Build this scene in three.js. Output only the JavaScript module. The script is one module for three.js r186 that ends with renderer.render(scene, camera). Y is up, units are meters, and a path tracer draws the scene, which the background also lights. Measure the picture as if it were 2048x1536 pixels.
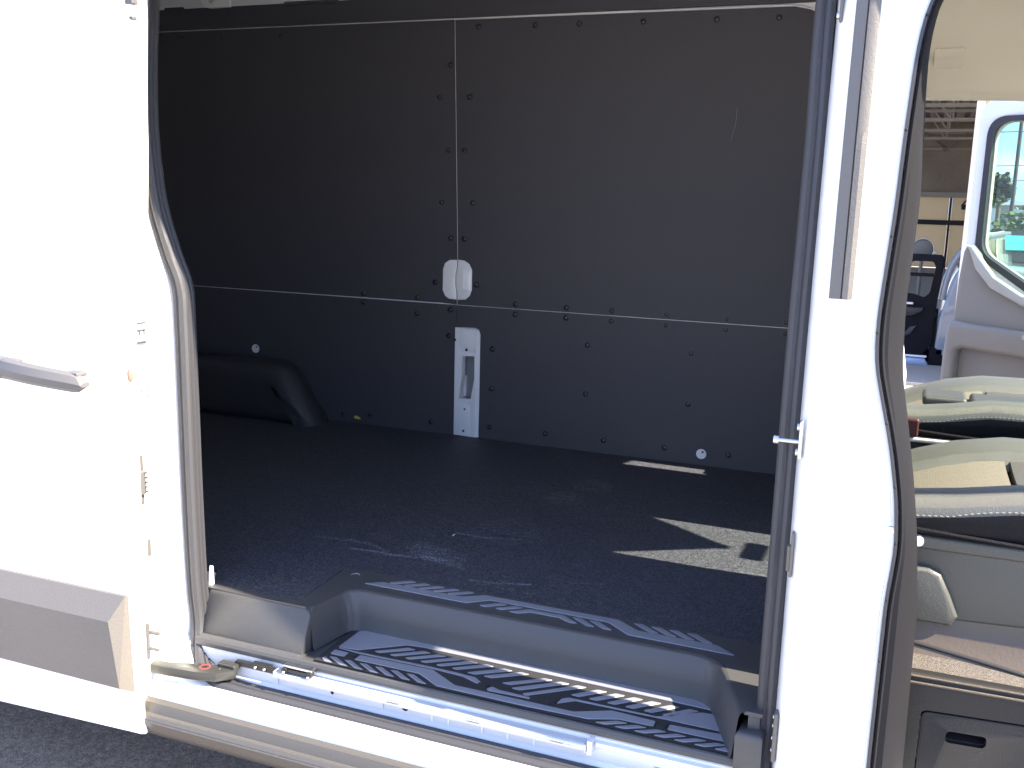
import * as THREE from 'three';
import { mergeGeometries, toCreasedNormals } from 'three/addons/utils/BufferGeometryUtils.js';
import { RoundedBoxGeometry } from 'three/addons/geometries/RoundedBoxGeometry.js';
import { ImprovedNoise } from 'three/addons/math/ImprovedNoise.js';

// ---------------------------------------------------------------- camera, sky, sun, exposure
const scene = new THREE.Scene();
const camera = new THREE.PerspectiveCamera(42.01, 4 / 3, 0.05, 600);
camera.position.set(0, 1.67, 1.883);
camera.up.set(-0.0926, 0.9825, -0.1617);
camera.lookAt(0 - 0.3645, 1.67 - 0.1846, 1.883 - 0.9127);
scene.add(camera);

const rnd = (s => () => { s |= 0; s = s + 0x6D2B79F5 | 0; let t = Math.imul(s ^ s >>> 15, 1 | s); t = t + Math.imul(t ^ t >>> 7, 61 | t) ^ t; return ((t ^ t >>> 14) >>> 0) / 4294967296; })(7351);
const perlin = new ImprovedNoise();
const fbm = (x, y, z, o = 5) => { let a = 0, w = .5; for (let i = 0; i < o; i++) { a += w * perlin.noise(x, y, z); x *= 2.03; y *= 2.03; z *= 2.03; w *= .5; } return a; };

const AZ = 1.6 * Math.PI / 180, EL = 43 * Math.PI / 180;
const sunDir = new THREE.Vector3(Math.cos(EL) * Math.cos(AZ), Math.sin(EL), Math.cos(EL) * Math.sin(AZ));
{
  const W = 1024, H = 512, d = new Float32Array(W * H * 4);
  for (let j = 0; j < H; j++) for (let i = 0; i < W; i++) {
    const el = (j / H - .5) * Math.PI, az = (i / W - .5) * 2 * Math.PI;
    const x = Math.cos(el) * Math.cos(az), y = Math.sin(el), z = Math.cos(el) * Math.sin(az);
    const t = Math.pow(1 - Math.max(0, y), 3);
    let c = [.17 + .27 * t, .34 + .27 * t, .84 + .04 * t];
    const g = Math.max(0, x * sunDir.x + y * sunDir.y + z * sunDir.z);
    const gl = .9 * Math.pow(g, 12) + .35 * Math.pow(g, 3);
    c = c.map((v, k) => v + gl * [.5, .48, .42][k]);
    if (y > 0) {
      const s = 1.6 / (y + .22);
      const n = fbm(x * s + 3.1, z * s - 1.7, 4.2, 6);
      const k = Math.min(1, Math.max(0, (n - .12) * 5)) * Math.min(1, y * 14);
      const b = [1.15, 1.13, 1.1];
      c = c.map((v, q) => v * (1 - .85 * k) + b[q] * .85 * k);
    }
    const o = (j * W + i) * 4; c = c.map(v => v * .60); d[o] = c[0]; d[o + 1] = c[1]; d[o + 2] = c[2]; d[o + 3] = 1;
  }
  const tex = new THREE.DataTexture(d, W, H, THREE.RGBAFormat, THREE.FloatType);
  tex.mapping = THREE.EquirectangularReflectionMapping; tex.magFilter = THREE.LinearFilter; tex.minFilter = THREE.LinearFilter; tex.needsUpdate = true;
  scene.background = tex; scene.environment = tex;
}
const sun = new THREE.DirectionalLight(0xfff1dc, 5);
sun.position.copy(sunDir).multiplyScalar(30); sun.castShadow = true;
Object.assign(sun.shadow.camera, { left: -10, right: 10, top: 10, bottom: -10, near: 1, far: 80 });
sun.shadow.mapSize.set(4096, 4096);
scene.add(sun, sun.target);
const EXPOSURE = 5.5;

// ---------------------------------------------------------------- helpers
const used = {};
function numbered(n) { used[n] = (used[n] ?? -1) + 1; return used[n] ? n + '_' + String(used[n]).padStart(3, '0') : n; }
function clean(g) {
  g = g.index ? g.toNonIndexed() : g;
  for (const k of Object.keys(g.attributes)) if (!['position', 'normal', 'uv'].includes(k)) g.deleteAttribute(k);
  if (!g.attributes.normal) g.computeVertexNormals();
  g.clearGroups();
  const p = g.attributes.position, n = g.attributes.normal, uv = new Float32Array(p.count * 2);
  for (let i = 0; i < p.count; i++) {
    const a = Math.abs(n.getX(i)), b = Math.abs(n.getY(i)), c = Math.abs(n.getZ(i));
    const x = p.getX(i), y = p.getY(i), z = p.getZ(i);
    if (b >= a && b >= c) { uv[2 * i] = x; uv[2 * i + 1] = z; } else if (a >= c) { uv[2 * i] = z; uv[2 * i + 1] = y; } else { uv[2 * i] = x; uv[2 * i + 1] = y; }
  }
  g.setAttribute('uv', new THREE.BufferAttribute(uv, 2));
  return g;
}
function mesh(name, geos, mat) {
  const l = (Array.isArray(geos) ? geos : [geos]).map(clean);
  const m = new THREE.Mesh(l.length > 1 ? mergeGeometries(l) : l[0], mat);
  m.castShadow = m.receiveShadow = true; m.name = name; return m;
}
function part(parent, name, geos, mat, label) { const m = mesh(name, geos, mat); if (label) m.userData.label = label; parent.add(m); return m; }
function top(name, label, category, group) {
  const g = new THREE.Group(); g.name = numbered(name); g.userData = { label, category }; if (group) g.userData.group = group; scene.add(g); return g;
}
function struct(name, geos, mat, label) { const m = mesh(numbered(name), geos, mat); m.userData.kind = 'structure'; if (label) m.userData.label = label; scene.add(m); return m; }
function box(x0, x1, y0, y1, z0, z1, r = 0) {
  const w = x1 - x0, h = y1 - y0, d = z1 - z0;
  const g = r ? new RoundedBoxGeometry(w, h, d, 3, Math.min(r, w / 2.01, h / 2.01, d / 2.01)) : new THREE.BoxGeometry(w, h, d);
  return g.translate((x0 + x1) / 2, (y0 + y1) / 2, (z0 + z1) / 2);
}
function shapeOf(pts, holes = [], r = 0) {
  const s = new THREE.Shape(r ? roundPoly(pts, r) : pts.map(p => new THREE.Vector2(...p)));
  for (const h of holes) s.holes.push(new THREE.Path(h.map(p => new THREE.Vector2(p.x ?? p[0], p.y ?? p[1]))));
  return s;
}
function roundPoly(pts, r, n = 5) {       // corners of a polygon replaced by arcs; r may be one number or one per corner
  const out = [], N = pts.length;
  for (let i = 0; i < N; i++) {
    const p = new THREE.Vector2(...pts[i]), a = new THREE.Vector2(...pts[(i + N - 1) % N]), b = new THREE.Vector2(...pts[(i + 1) % N]);
    const rr = Array.isArray(r) ? r[i] : r; if (!rr) { out.push(p); continue; }
    const da = a.clone().sub(p), db = b.clone().sub(p), l = Math.min(rr, da.length() * .48, db.length() * .48);
    const A = p.clone().add(da.setLength(l)), B = p.clone().add(db.setLength(l));
    for (let k = 0; k <= n; k++) { const t = k / n; out.push(new THREE.Vector2().addScaledVector(A, (1 - t) * (1 - t)).addScaledVector(p, 2 * t * (1 - t)).addScaledVector(B, t * t)); }
  }
  return out;
}
function mapPlane(g, axis, a0) {
  const m = new THREE.Matrix4();
  if (axis === 'x') m.makeBasis(new THREE.Vector3(0, 0, -1), new THREE.Vector3(0, 1, 0), new THREE.Vector3(1, 0, 0));
  if (axis === 'y') m.makeBasis(new THREE.Vector3(1, 0, 0), new THREE.Vector3(0, 0, -1), new THREE.Vector3(0, 1, 0));
  if (axis !== 'z') g.applyMatrix4(m);
  return g.translate(axis === 'x' ? a0 : 0, axis === 'y' ? a0 : 0, axis === 'z' ? a0 : 0);
}
// a polygon pulled along an axis: axis z takes (x,y), axis x takes (z,y), axis y takes (x,z)
function ext(axis, pts, a0, a1, { bevel = 0, r = 0, holes = [], seg = 2 } = {}) {
  const f = p => axis === 'z' ? [p[0], p[1]] : axis === 'x' ? [-p[0], p[1]] : [p[0], -p[1]];
  const s = shapeOf(pts.map(f), holes.map(h => h.map(q => f(q.isVector2 ? [q.x, q.y] : q))), r);
  const g = new THREE.ExtrudeGeometry(s, bevel ? { depth: a1 - a0 - 2 * bevel, bevelEnabled: true, bevelSize: bevel, bevelThickness: bevel, bevelOffset: -bevel, bevelSegments: seg, curveSegments: 8 } : { depth: a1 - a0, bevelEnabled: false, curveSegments: 8 });
  mapPlane(g, axis, a0 + bevel);
  return bevel ? toCreasedNormals(g, .7) : g;
}
function circle(cx, cy, r, n = 20) { return Array.from({ length: n }, (_, i) => [cx + r * Math.cos(i / n * 2 * Math.PI), cy + r * Math.sin(i / n * 2 * Math.PI)]); }
function loft(rings, { closed = true, caps = true, crease = .6 } = {}) {
  const pos = [], n = rings[0].length, q = (a, b, c) => pos.push(...a, ...b, ...c);
  for (let i = 0; i + 1 < rings.length; i++) for (let k = 0; k < (closed ? n : n - 1); k++) {
    const k2 = (k + 1) % n; q(rings[i][k], rings[i][k2], rings[i + 1][k2]); q(rings[i][k], rings[i + 1][k2], rings[i + 1][k]);
  }
  if (caps && closed) for (const [ri, flip] of [[0, 1], [rings.length - 1, 0]]) {
    const R = rings[ri], c = R.reduce((s, p) => [s[0] + p[0] / n, s[1] + p[1] / n, s[2] + p[2] / n], [0, 0, 0]);
    for (let k = 0; k < n; k++) flip ? q(c, R[(k + 1) % n], R[k]) : q(c, R[k], R[(k + 1) % n]);
  }
  const g = new THREE.BufferGeometry(); g.setAttribute('position', new THREE.Float32BufferAttribute(pos, 3)); g.computeVertexNormals();
  return crease ? toCreasedNormals(g, crease) : g;
}
function tube(pts, r, seg = 24, rs = 8) { return new THREE.TubeGeometry(new THREE.CatmullRomCurve3(pts.map(p => new THREE.Vector3(...p)), false, 'centripetal'), seg, r, rs); }
function cyl(p, axis, r, h, n = 20, r2 = r) {
  const g = new THREE.CylinderGeometry(r2, r, h, n);
  if (axis === 'x') g.rotateZ(-Math.PI / 2); if (axis === 'z') g.rotateX(Math.PI / 2);
  return g.translate(...p);
}
function lerpTab(t, y) { let i = 0; while (i < t.length - 2 && y > t[i + 1][0]) i++; const [a, b] = [t[i], t[i + 1]], k = Math.min(1, Math.max(0, (y - a[0]) / (b[0] - a[0]))); return a[1] + (b[1] - a[1]) * k; }
function smoothTab(t, y, h = .03) { let s = 0; for (let k = -3; k <= 3; k++) s += lerpTab(t, y + k * h / 3); return s / 7; }
// lean of the body side with height (z of the opening's seal plane)
const zb = y => smoothTab([[.3, 0], [.7, 0], [1.2, -.01], [1.5, -.03], [1.8, -.06], [2.1, -.11], [2.4, -.17]], y, .09);
const ys = (a, b, n) => Array.from({ length: n + 1 }, (_, i) => a + (b - a) * i / n);

// ---------------------------------------------------------------- textures and materials
function noiseTex(size, fn, { srgb = false, rep = [1, 1] } = {}) {
  const d = new Uint8Array(size * size * 4);
  for (let j = 0; j < size; j++) for (let i = 0; i < size; i++) { const c = fn(i, j); for (let k = 0; k < 3; k++) d[(j * size + i) * 4 + k] = Math.max(0, Math.min(255, Array.isArray(c) ? c[k] : c)); d[(j * size + i) * 4 + 3] = 255; }
  const t = new THREE.DataTexture(d, size, size); t.wrapS = t.wrapT = THREE.RepeatWrapping; t.magFilter = THREE.LinearFilter; t.minFilter = THREE.LinearMipmapLinearFilter; t.generateMipmaps = true;
  if (srgb) t.colorSpace = THREE.SRGBColorSpace; t.repeat.set(...rep); t.needsUpdate = true; return t;
}
const rep = (t, x, y = x) => { const c = t.clone(); c.repeat.set(x, y); c.needsUpdate = true; return c; };
const white = new Float32Array(256 * 256); for (let i = 0; i < white.length; i++) white[i] = rnd();
const wn = (i, j, s) => { const q = 256 / s, x = i / q, y = j / q, a = Math.floor(x), b = Math.floor(y), f = x - a, g = y - b, at = (u, v) => white[((v % s + s) % s) * 256 + ((u % s + s) % s)]; return (at(a, b) * (1 - f) + at(a + 1, b) * f) * (1 - g) + (at(a, b + 1) * (1 - f) + at(a + 1, b + 1) * f) * g; };
const grainT = noiseTex(256, (i, j) => 255 * (.45 * wn(i, j, 128) + .35 * wn(i, j, 64) + .2 * wn(i, j, 16)));
const speckT = noiseTex(256, (i, j) => 120 + 135 * Math.pow(.6 * wn(i, j, 256) + .4 * wn(i, j, 100), 1.4));
const asphT = noiseTex(512, (i, j) => { const a = wn(i % 256, j % 256, 128), b = wn((i * .5) % 256, (j * .5) % 256, 64), s = rnd(); const v = 86 + 52 * a + 36 * b + (s > .97 ? 120 * rnd() : 0) - (s < .08 ? 40 : 0); return [v * 1.07, v, v * .93]; }, { srgb: true });
const weaveT = noiseTex(256, (i, j) => { const w = (Math.sin(i * Math.PI / 2) * .5 + .5) * (Math.sin(j * Math.PI / 2) * .5 + .5), l = wn(i, (j * 6) % 256, 32) > .8 ? .86 : 1, m = wn((i * 6) % 256, j, 32) > .82 ? .88 : 1; const v = (.72 + .28 * w) * l * m * (.85 + .15 * wn(i, j, 128)); return [138 * v, 130 * v, 114 * v]; }, { srgb: true });
const smudgeT = noiseTex(256, (i, j) => 255 * (.62 + .28 * wn(i, j, 8) + .1 * wn(i, j, 64)));

const S = (c, rough, o = {}) => { const m = new THREE.MeshPhysicalMaterial({ color: Array.isArray(c) ? new THREE.Color().setRGB(...c) : c, roughness: rough, side: THREE.DoubleSide, ...o }); return m; };
const M = {
  paint: S([.80, .80, .80], .38, { clearcoat: .8, clearcoatRoughness: .06 }),
  primer: S([.70, .71, .72], .5), shadedSillPaint: S([.60, .61, .63], .45, { clearcoat: .4 }), track: S([.42, .43, .45], .42, { metalness: .3 }),  // sill tone: body white dulled, shade of the recess put into the colour
  rubber: S([.035, .035, .038], .55, { bumpMap: rep(grainT, 6), bumpScale: .0003 }),
  seal: S([.034, .034, .038], .6, { bumpMap: rep(grainT, 6), bumpScale: .0002 }),
  shadedCabSeal: S([.012, .012, .014], .7, { specularIntensity: .15, bumpMap: rep(grainT, 6), bumpScale: .0002 }),  // seal rubber darkened further, shade at the cab opening put into its colour
  trim: S([.105, .096, .085], .55, { bumpMap: rep(grainT, 5), bumpScale: .0005, roughnessMap: rep(smudgeT, 1.5) }),
  liner: S([.046, .045, .053], .65, { bumpMap: rep(grainT, 4), bumpScale: .0005 }),
  archLiner: S([.027, .027, .032], .55, { bumpMap: rep(grainT, 4), bumpScale: .0005 }),
  cladding: S([.062, .057, .050], .5, { bumpMap: rep(grainT, 5), bumpScale: .0005, roughnessMap: rep(smudgeT, 1.5) }),
  stepPlastic: S([.046, .046, .047], .5, { bumpMap: rep(grainT, 7), bumpScale: .0004 }),
  matBlack: S([.012, .012, .014], .8, { bumpMap: rep(grainT, 9), bumpScale: .0006 }),
  pad: S([.17, .175, .20], .4, { bumpMap: rep(grainT, 9), bumpScale: .0003 }),
  rivet: S([.024, .024, .027], .28),
  steel: S([.5, .5, .5], .28, { metalness: 1 }),
  dark: S([.012, .012, .012], .5),
  armBlack: S([.03, .03, .026], .28),
  hole: S([.006, .006, .006], .9),
  greyPlastic: S([.042, .044, .039], .5, { bumpMap: rep(grainT, 6), bumpScale: .0005 }),
  doorTrim: S([.235, .21, .185], .6, { bumpMap: rep(grainT, 5), bumpScale: .0006 }),
  doorTrimPale: S([.42, .40, .36], .55, { bumpMap: rep(grainT, 5), bumpScale: .0006 }),
  headliner: S([.58, .53, .42], .95, { bumpMap: rep(grainT, 10), bumpScale: .0005 }),
  leather: S([.078, .081, .072], .5, { bumpMap: rep(grainT, 8), bumpScale: .0009 }),
  shadedInsert: S([.055, .05, .043], .55, { bumpMap: rep(grainT, 8), bumpScale: .0006 }),  // shadow tone for the front of the seat insert
  leatherDark: S([.008, .008, .010], .55, { specularIntensity: .2, bumpMap: rep(grainT, 8), bumpScale: .0008 }),
  fabric: S(0xffffff, .95, { map: rep(weaveT, 5), sheen: .3 }),
  thread: S([.22, .215, .19], .8),
  tan: S([.062, .047, .031], .42, { bumpMap: rep(grainT, 3), bumpScale: .0004 }),
  bin: S([.015, .0145, .0145], .5, { specularIntensity: .5, bumpMap: rep(grainT, 6), bumpScale: .0005 }),
  doorGlass: S([.66, .80, .74], .02, { transmission: 1, thickness: 0, ior: 1.5 }),
  glass: S([.955, .985, .955], .02, { transmission: 1, thickness: 0, ior: 1.5 }),
  frit: S([.01, .01, .01], .4),
  red: S([.55, .03, .03], .5), whiteInk: S([.8, .8, .78], .5),
  latchGrey: S([.34, .34, .33], .5), amber: S([.26, .15, .10], .4),
  yellow: S([.7, .5, .12], .6),
  lint: S([.75, .75, .72], .9),
};
M.asphalt = S(0xffffff, .92, { map: rep(asphT, 1.6), bumpMap: rep(asphT, 1.6), bumpScale: .004 });

// ---------------------------------------------------------------- setting
struct('asphalt', new THREE.PlaneGeometry(700, 700).rotateX(-Math.PI / 2), M.asphalt, 'dark coarse asphalt under the van');

struct('concrete_pavement', ext('y', [[-40, .75], [40, .75], [40, 45], [-40, 45]], -.05, .006), S([.37, .36, .335], .9, { bumpMap: rep(grainT, 2), bumpScale: .002 }), 'pale concrete lot beside the asphalt');

// ================================================================ the van
const van = top('cargo_van', 'white cargo van with black lined hold, its side door slid open and cab doors open', 'van');
const P = (n, g, m, l) => part(van, n, g, m, l);

// ---- floor of the hold, with the scuffs of boots and cargo in its colour
{
  const cv = document.createElement('canvas'); cv.width = 2048; cv.height = 1024; const c = cv.getContext('2d');
  const X0 = -3.7, Z0 = -1.78, SX = 2048 / 3.6, SZ = 1024 / 1.8;
  c.fillStyle = 'rgb(53,55,62)'; c.fillRect(0, 0, 2048, 1024);
  const px = p => [(p[0] - X0) * SX, (p[1] - Z0) * SZ];
  const scuff = (pts, col, a, n, w) => {        // many short dry strokes inside a patch
    const q = pts.map(px), cx = q.reduce((s, p) => s + p[0], 0) / q.length, cy = q.reduce((s, p) => s + p[1], 0) / q.length;
    c.save(); c.beginPath(); q.forEach((p, i) => i ? c.lineTo(...p) : c.moveTo(...p)); c.closePath(); c.clip();
    const R = Math.max(...q.map(p => Math.hypot(p[0] - cx, p[1] - cy)));
    for (let i = 0; i < n; i++) { const x = cx + (rnd() - .5) * 2 * R, y = cy + (rnd() - .5) * 2 * R, l = 8 + rnd() * w, an = .05 + (rnd() - .5) * .5; c.strokeStyle = `rgba(${col},${a * (.3 + rnd())})`; c.lineWidth = 1 + rnd() * 5; c.beginPath(); c.moveTo(x, y); c.lineTo(x + l * Math.cos(an), y + l * Math.sin(an)); c.stroke(); }
    c.restore();
  };
  const streak = (pts, col, a, w) => { for (let k = 0; k < 7; k++) { c.strokeStyle = `rgba(${col},${a * (.4 + rnd() * .6)})`; c.lineWidth = w * (.3 + rnd()); c.beginPath(); pts.forEach((p, i) => { const q = px(p); q[0] += (rnd() - .5) * w; q[1] += (rnd() - .5) * w * 1.4; i ? c.lineTo(...q) : c.moveTo(...q); }); c.stroke(); } };
  const G = '150,152,160';
  scuff([[-1.28, -.5], [-1.23, -.53], [-1.07, -.5], [-1.03, -.39], [-1.12, -.4], [-1.2, -.43]], G, .10, 420, 60);
  scuff([[-1.41, -.52], [-1.37, -.57], [-1.3, -.52], [-1.36, -.49]], '120,96,80', .10, 130, 30);
  scuff([[-1.13, -.8], [-1.03, -.88], [-.92, -.69], [-1, -.6], [-1.17, -.66]], G, .05, 330, 60);
  scuff([[-1.04, -1.32], [-.99, -1.38], [-.9, -1.33], [-.88, -1.25], [-1, -1.2]], '160,160,150', .06, 260, 40);
  scuff([[-1.08, -1.1], [-1.05, -1.19], [-.95, -1.19], [-.93, -1.08], [-1.01, -1.02]], G, .055, 260, 40);
  scuff([[-1.2, -1.13], [-1.17, -1.25], [-1.06, -1.22], [-1.1, -1.1]], G, .05, 120, 40);
  scuff([[-1.3, -.75], [-1.1, -.6], [-.85, -.55], [-.9, -.35], [-1.25, -.38]], G, .022, 500, 70);
  streak([[-1.52, -.44], [-1.41, -.46], [-1.34, -.45], [-1.27, -.42]], G, .09, 7);
  streak([[-1.38, -.4], [-1.3, -.41], [-1.25, -.4], [-1.17, -.42], [-1.1, -.42]], G, .12, 7);
  streak([[-1.18, -.65], [-1.1, -.64], [-.98, -.67]], G, .09, 5);
  streak([[-.99, -.33], [-.92, -.34], [-.83, -.37]], G, .09, 5);
  for (let k = 0; k < 26; k++) { const x = -2.2 + rnd() * 1.9, z = -1.3 + rnd() * 1.1, a = rnd() * 2; streak([[x, z], [x + .05 * Math.cos(a) + .03, z + .03 * Math.sin(a)], [x + .12 * rnd() + .06, z + .05 * (rnd() - .5)]], G, .035, 3); }
  for (let k = 0; k < 60; k++) { const q = px([-2.6 + rnd() * 2.4, -1.6 + rnd() * 1.5]); c.fillStyle = `rgba(190,190,185,${.2 + rnd() * .4})`; c.fillRect(q[0], q[1], 1 + rnd() * 2, 1 + rnd()); }
  const im = c.getImageData(0, 0, 2048, 1024), dd = im.data;      // salt-and-pepper of the rubber crumb
  const bl = Array.from({ length: 1024 * 512 }, () => rnd()); for (let i = 0; i < dd.length; i += 4) { const q = i / 4, X = q % 2048, Y = q >> 11, f = .35 + .45 * rnd() + .85 * bl[(Y >> 1) * 1024 + (X >> 1)]; dd[i] *= f; dd[i + 1] *= f; dd[i + 2] *= f; }
  c.putImageData(im, 0, 0);
  const t = new THREE.CanvasTexture(cv); t.colorSpace = THREE.SRGBColorSpace; t.magFilter = THREE.LinearFilter; t.flipY = false;
  const fm = S(0xffffff, .62, { map: t, bumpMap: rep(grainT, 9), bumpScale: .0012 });
  // outline of the mat: cut away round the step well
  const out = [[-3.7, -1.742], [.3, -1.742], [.3, -.11], [-.2, -.11], [-.2, -.26], [-1.29, -.26], [-1.425 + .11, -.248], [-1.302, -.04], [-1.32, -.028], [-1.55, -.022], [-1.6, -.11], [-3.7, -.11]];
  const g = clean(ext('y', out, .694, .702));
  const p = g.attributes.position, uv = g.attributes.uv; for (let i = 0; i < p.count; i++) uv.setXY(i, (p.getX(i) - X0) / 3.6, (p.getZ(i) - Z0) / 1.8);
  const m = new THREE.Mesh(g, fm); m.name = 'cargo_floor'; m.castShadow = m.receiveShadow = true; m.userData.label = 'black speckled rubber floor with pale boot scuffs'; van.add(m);
  P('floor_pan', [ext('y', [[-3.75, -1.79], [.35, -1.79], [.35, -.1], [-.2, -.1], [-.2, -.3], [-1.3, -.3], [-1.3, -.1], [-3.75, -.1]], .60, .693)], M.primer);
  P('lint', box(-1.171, -1.169, .7022, .7035, -.630, -.614), M.lint);
}

// ---- step well trim (black moulded plastic), tread and pads
{
  // lip at the rear of the step: top, front face and the returns, one moulded surface
  const riserTop = .7015, tread = .602;
  const lip = ext('x', [[-.09, .60], [-.09, riserTop], [-.012, riserTop], [-.003, .698], [.002, .69], [.04, .606], [.04, .60]], -1.541, -1.246, { bevel: .006 });
  const trimTop = (pts) => ext('y', pts, .696, .7036);
  const st = P('step_trim', [
    lip,
    // flat frame round the well
    trimTop([[-1.56, -.03], [-1.31, -.03], [-1.30, -.05], [-1.31, -.255], [-1.28, -.268], [-.195, -.262], [-.195, .052], [-.230, .052], [-.266, -.03], [-.300, -.128], [-.335, -.1545], [-1.205, -.158], [-1.232, -.14], [-1.25, -.02], [-1.262, -.006], [-1.56, -.006]]),
    // rounded riser: loft following the well outline
    loft([[0, .7036], [.006, .7025], [.011, .699], [.014, .693], [.020, .640], [.023, .612], [.026, .6035]].map(([o, y]) => {
      const pts = roundPoly([[-1.262, .0], [-1.238, -.158], [-.312, -.158], [-.262, -.03], [-.226, .055]], [.0, .055, .07, .04, 0], 8);
      return pts.map((p, i) => { const a = pts[Math.max(0, i - 1)], b = pts[Math.min(pts.length - 1, i + 1)], tx = b.x - a.x, ty = b.y - a.y, l = Math.hypot(tx, ty); return [p.x - ty / l * (o), y, p.y + tx / l * (o)]; });
    }), { closed: false, crease: 1.2 }),
    // right-hand block beside the pillar
    ext('y', [[-.245, -.12], [-.2, -.12], [-.2, .045], [-.222, .05]], .60, .7, { bevel: .008 }),
    ext('y', [[-.238, .0], [-.19, .0], [-.19, .073], [-.242, .073]], .585, .668, { bevel: .01, seg: 3 }),
    // front rim
    ext('x', [[-.2, .58], [-.2, .6], [.046, .6], [.054, .603], [.058, .601], [.061, .594], [.06, .586], [.05, .583]], -1.537, -.2),
    ext('x', [[.0, .585], [.0, .6], [.043, .607], [.06, .594], [.058, .583]], -1.537, -1.24),
  ], M.stepPlastic);
  for (const [x, z] of [[-1.262, -.228]]) { part(st, 'clip', [new THREE.TorusGeometry(.011, .0018, 8, 24, Math.PI * 1.2).rotateX(-Math.PI / 2).translate(x, .7045, z)], M.pad); }
  const pads = (parent, y, h, list) => { for (const pts of list) part(parent, 'mat_pad', ext('y', pts, y, y + h, { bevel: .0009, r: .0045, seg: 1 }), M.pad); };
  const shiftList = (pts, n, dx, dz = 0) => Array.from({ length: n }, (_, k) => pts.map(p => [p[0] + dx * k, p[1] + dz * k]));
  pads(st, .7032, .0026, [
    [[-1.214, -.190], [-1.174, -.217], [-.955, -.218], [-.908, -.251], [-.568, -.251], [-.512, -.212], [-.331, -.213], [-.287, -.179], [-.528, -.181], [-.587, -.228], [-.884, -.228], [-.932, -.188]],
    ...shiftList([[-1.160, -.222], [-1.116, -.256], [-1.098, -.252], [-1.142, -.219]], 5, .0403),
    ...shiftList([[-.898, -.190], [-.854, -.223], [-.836, -.219], [-.881, -.186]], 2, .041),
    [[-.820, -.186], [-.778, -.218], [-.693, -.219], [-.650, -.191], [-.668, -.187], [-.700, -.203], [-.771, -.203], [-.796, -.184]],
    ...shiftList([[-.673, -.219], [-.652, -.222], [-.608, -.190], [-.627, -.187]], 2, .0415),
    ...shiftList([[-.532, -.248], [-.510, -.251], [-.465, -.218], [-.486, -.215]], 4, .0412),
  ]);
  // tread mat
  const mat = P('step_mat', ext('y', [[-1.207, .046], [-1.213, -.135], [-1.196, -.1455], [-.335, -.1435], [-.302, -.128], [-.245, .048]], .601, .6055, { r: [0, .02, .02, .04, .03, 0] }), M.matBlack);
  pads(mat, .6052, .0024, [
    [[-1.191, -.030], [-1.191, -.128], [-1.170, -.139], [-.345, -.136], [-.318, -.124], [-.302, -.104], [-.372, -.106], [-.792, -.112], [-1.008, -.114], [-1.047, -.109], [-1.140, -.036]],
    [[-1.189, -.0265], [-1.138, -.0278], [-.943, -.0325], [-.875, -.031], [-.833, -.028], [-.808, -.010], [-.820, -.004], [-.860, -.020], [-.932, -.0245], [-1.131, -.0215]],
    ...shiftList([[-1.103, -.047], [-1.038, -.097], [-1.017, -.095], [-1.088, -.044]], 6, .0403),
    ...shiftList([[-.861, -.042], [-.790, -.095], [-.768, -.093], [-.840, -.040]], 2, .0405),
    ...shiftList([[-.770, -.030], [-.690, -.090], [-.670, -.089], [-.750, -.028]], 1, .0405),
    ...shiftList([[-.742, -.017], [-.652, -.090], [-.630, -.089], [-.722, -.014]], 1, .04),
    ...shiftList([[-.711, -.003], [-.612, -.090], [-.590, -.089], [-.700, .002]], 1, .04),
    ...shiftList([[-.613, -.043], [-.565, -.090], [-.543, -.089], [-.594, -.041]], 6, .0405),
    [[-1.196, .034], [-1.191, .025], [-1.160, .045], [-1.181, .046]],
    ...shiftList([[-1.184, .020], [-1.166, .0175], [-1.119, .0455], [-1.141, .046]], 6, .0403),
    [[-1.190, .007], [-1.191, -.0155], [-1.152, -.0145], [-1.152, .007]],
    [[-1.124, .010], [-1.122, -.0155], [-.934, -.020], [-.859, .024], [-.583, .024], [-.511, -.0145], [-.415, -.010], [-.415, .012], [-.488, .0145], [-.547, .040], [-.69, .045], [-.896, .044], [-.955, .009]],
    [[-.790, .009], [-.782, -.005], [-.763, .003], [-.689, .005], [-.687, .012], [-.785, .016]],
    [[-.628, .006], [-.625, -.018], [-.612, -.029], [-.419, -.030], [-.335, -.086], [-.300, -.090], [-.274, -.026], [-.400, -.026], [-.595, -.0215]],
    [[-.386, -.009], [-.272, -.016], [-.265, .010], [-.386, .012]],
    ...shiftList([[-.530, .045], [-.488, .021], [-.466, .022], [-.508, .046]], 6, .041),
    [[-.284, .045], [-.258, .026], [-.2535, .046]],
  ]);
  for (const [x, z] of [[-1.137, -.003], [-.803, -.001], [-.642, .003], [-.400, .001]]) part(mat, 'mat_button', [cyl([x, .6065, z], 'y', .0125, .006, 24, .0115), cyl([x, .6098, z], 'y', .0085, .0016, 24)], M.matBlack);
}

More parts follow.
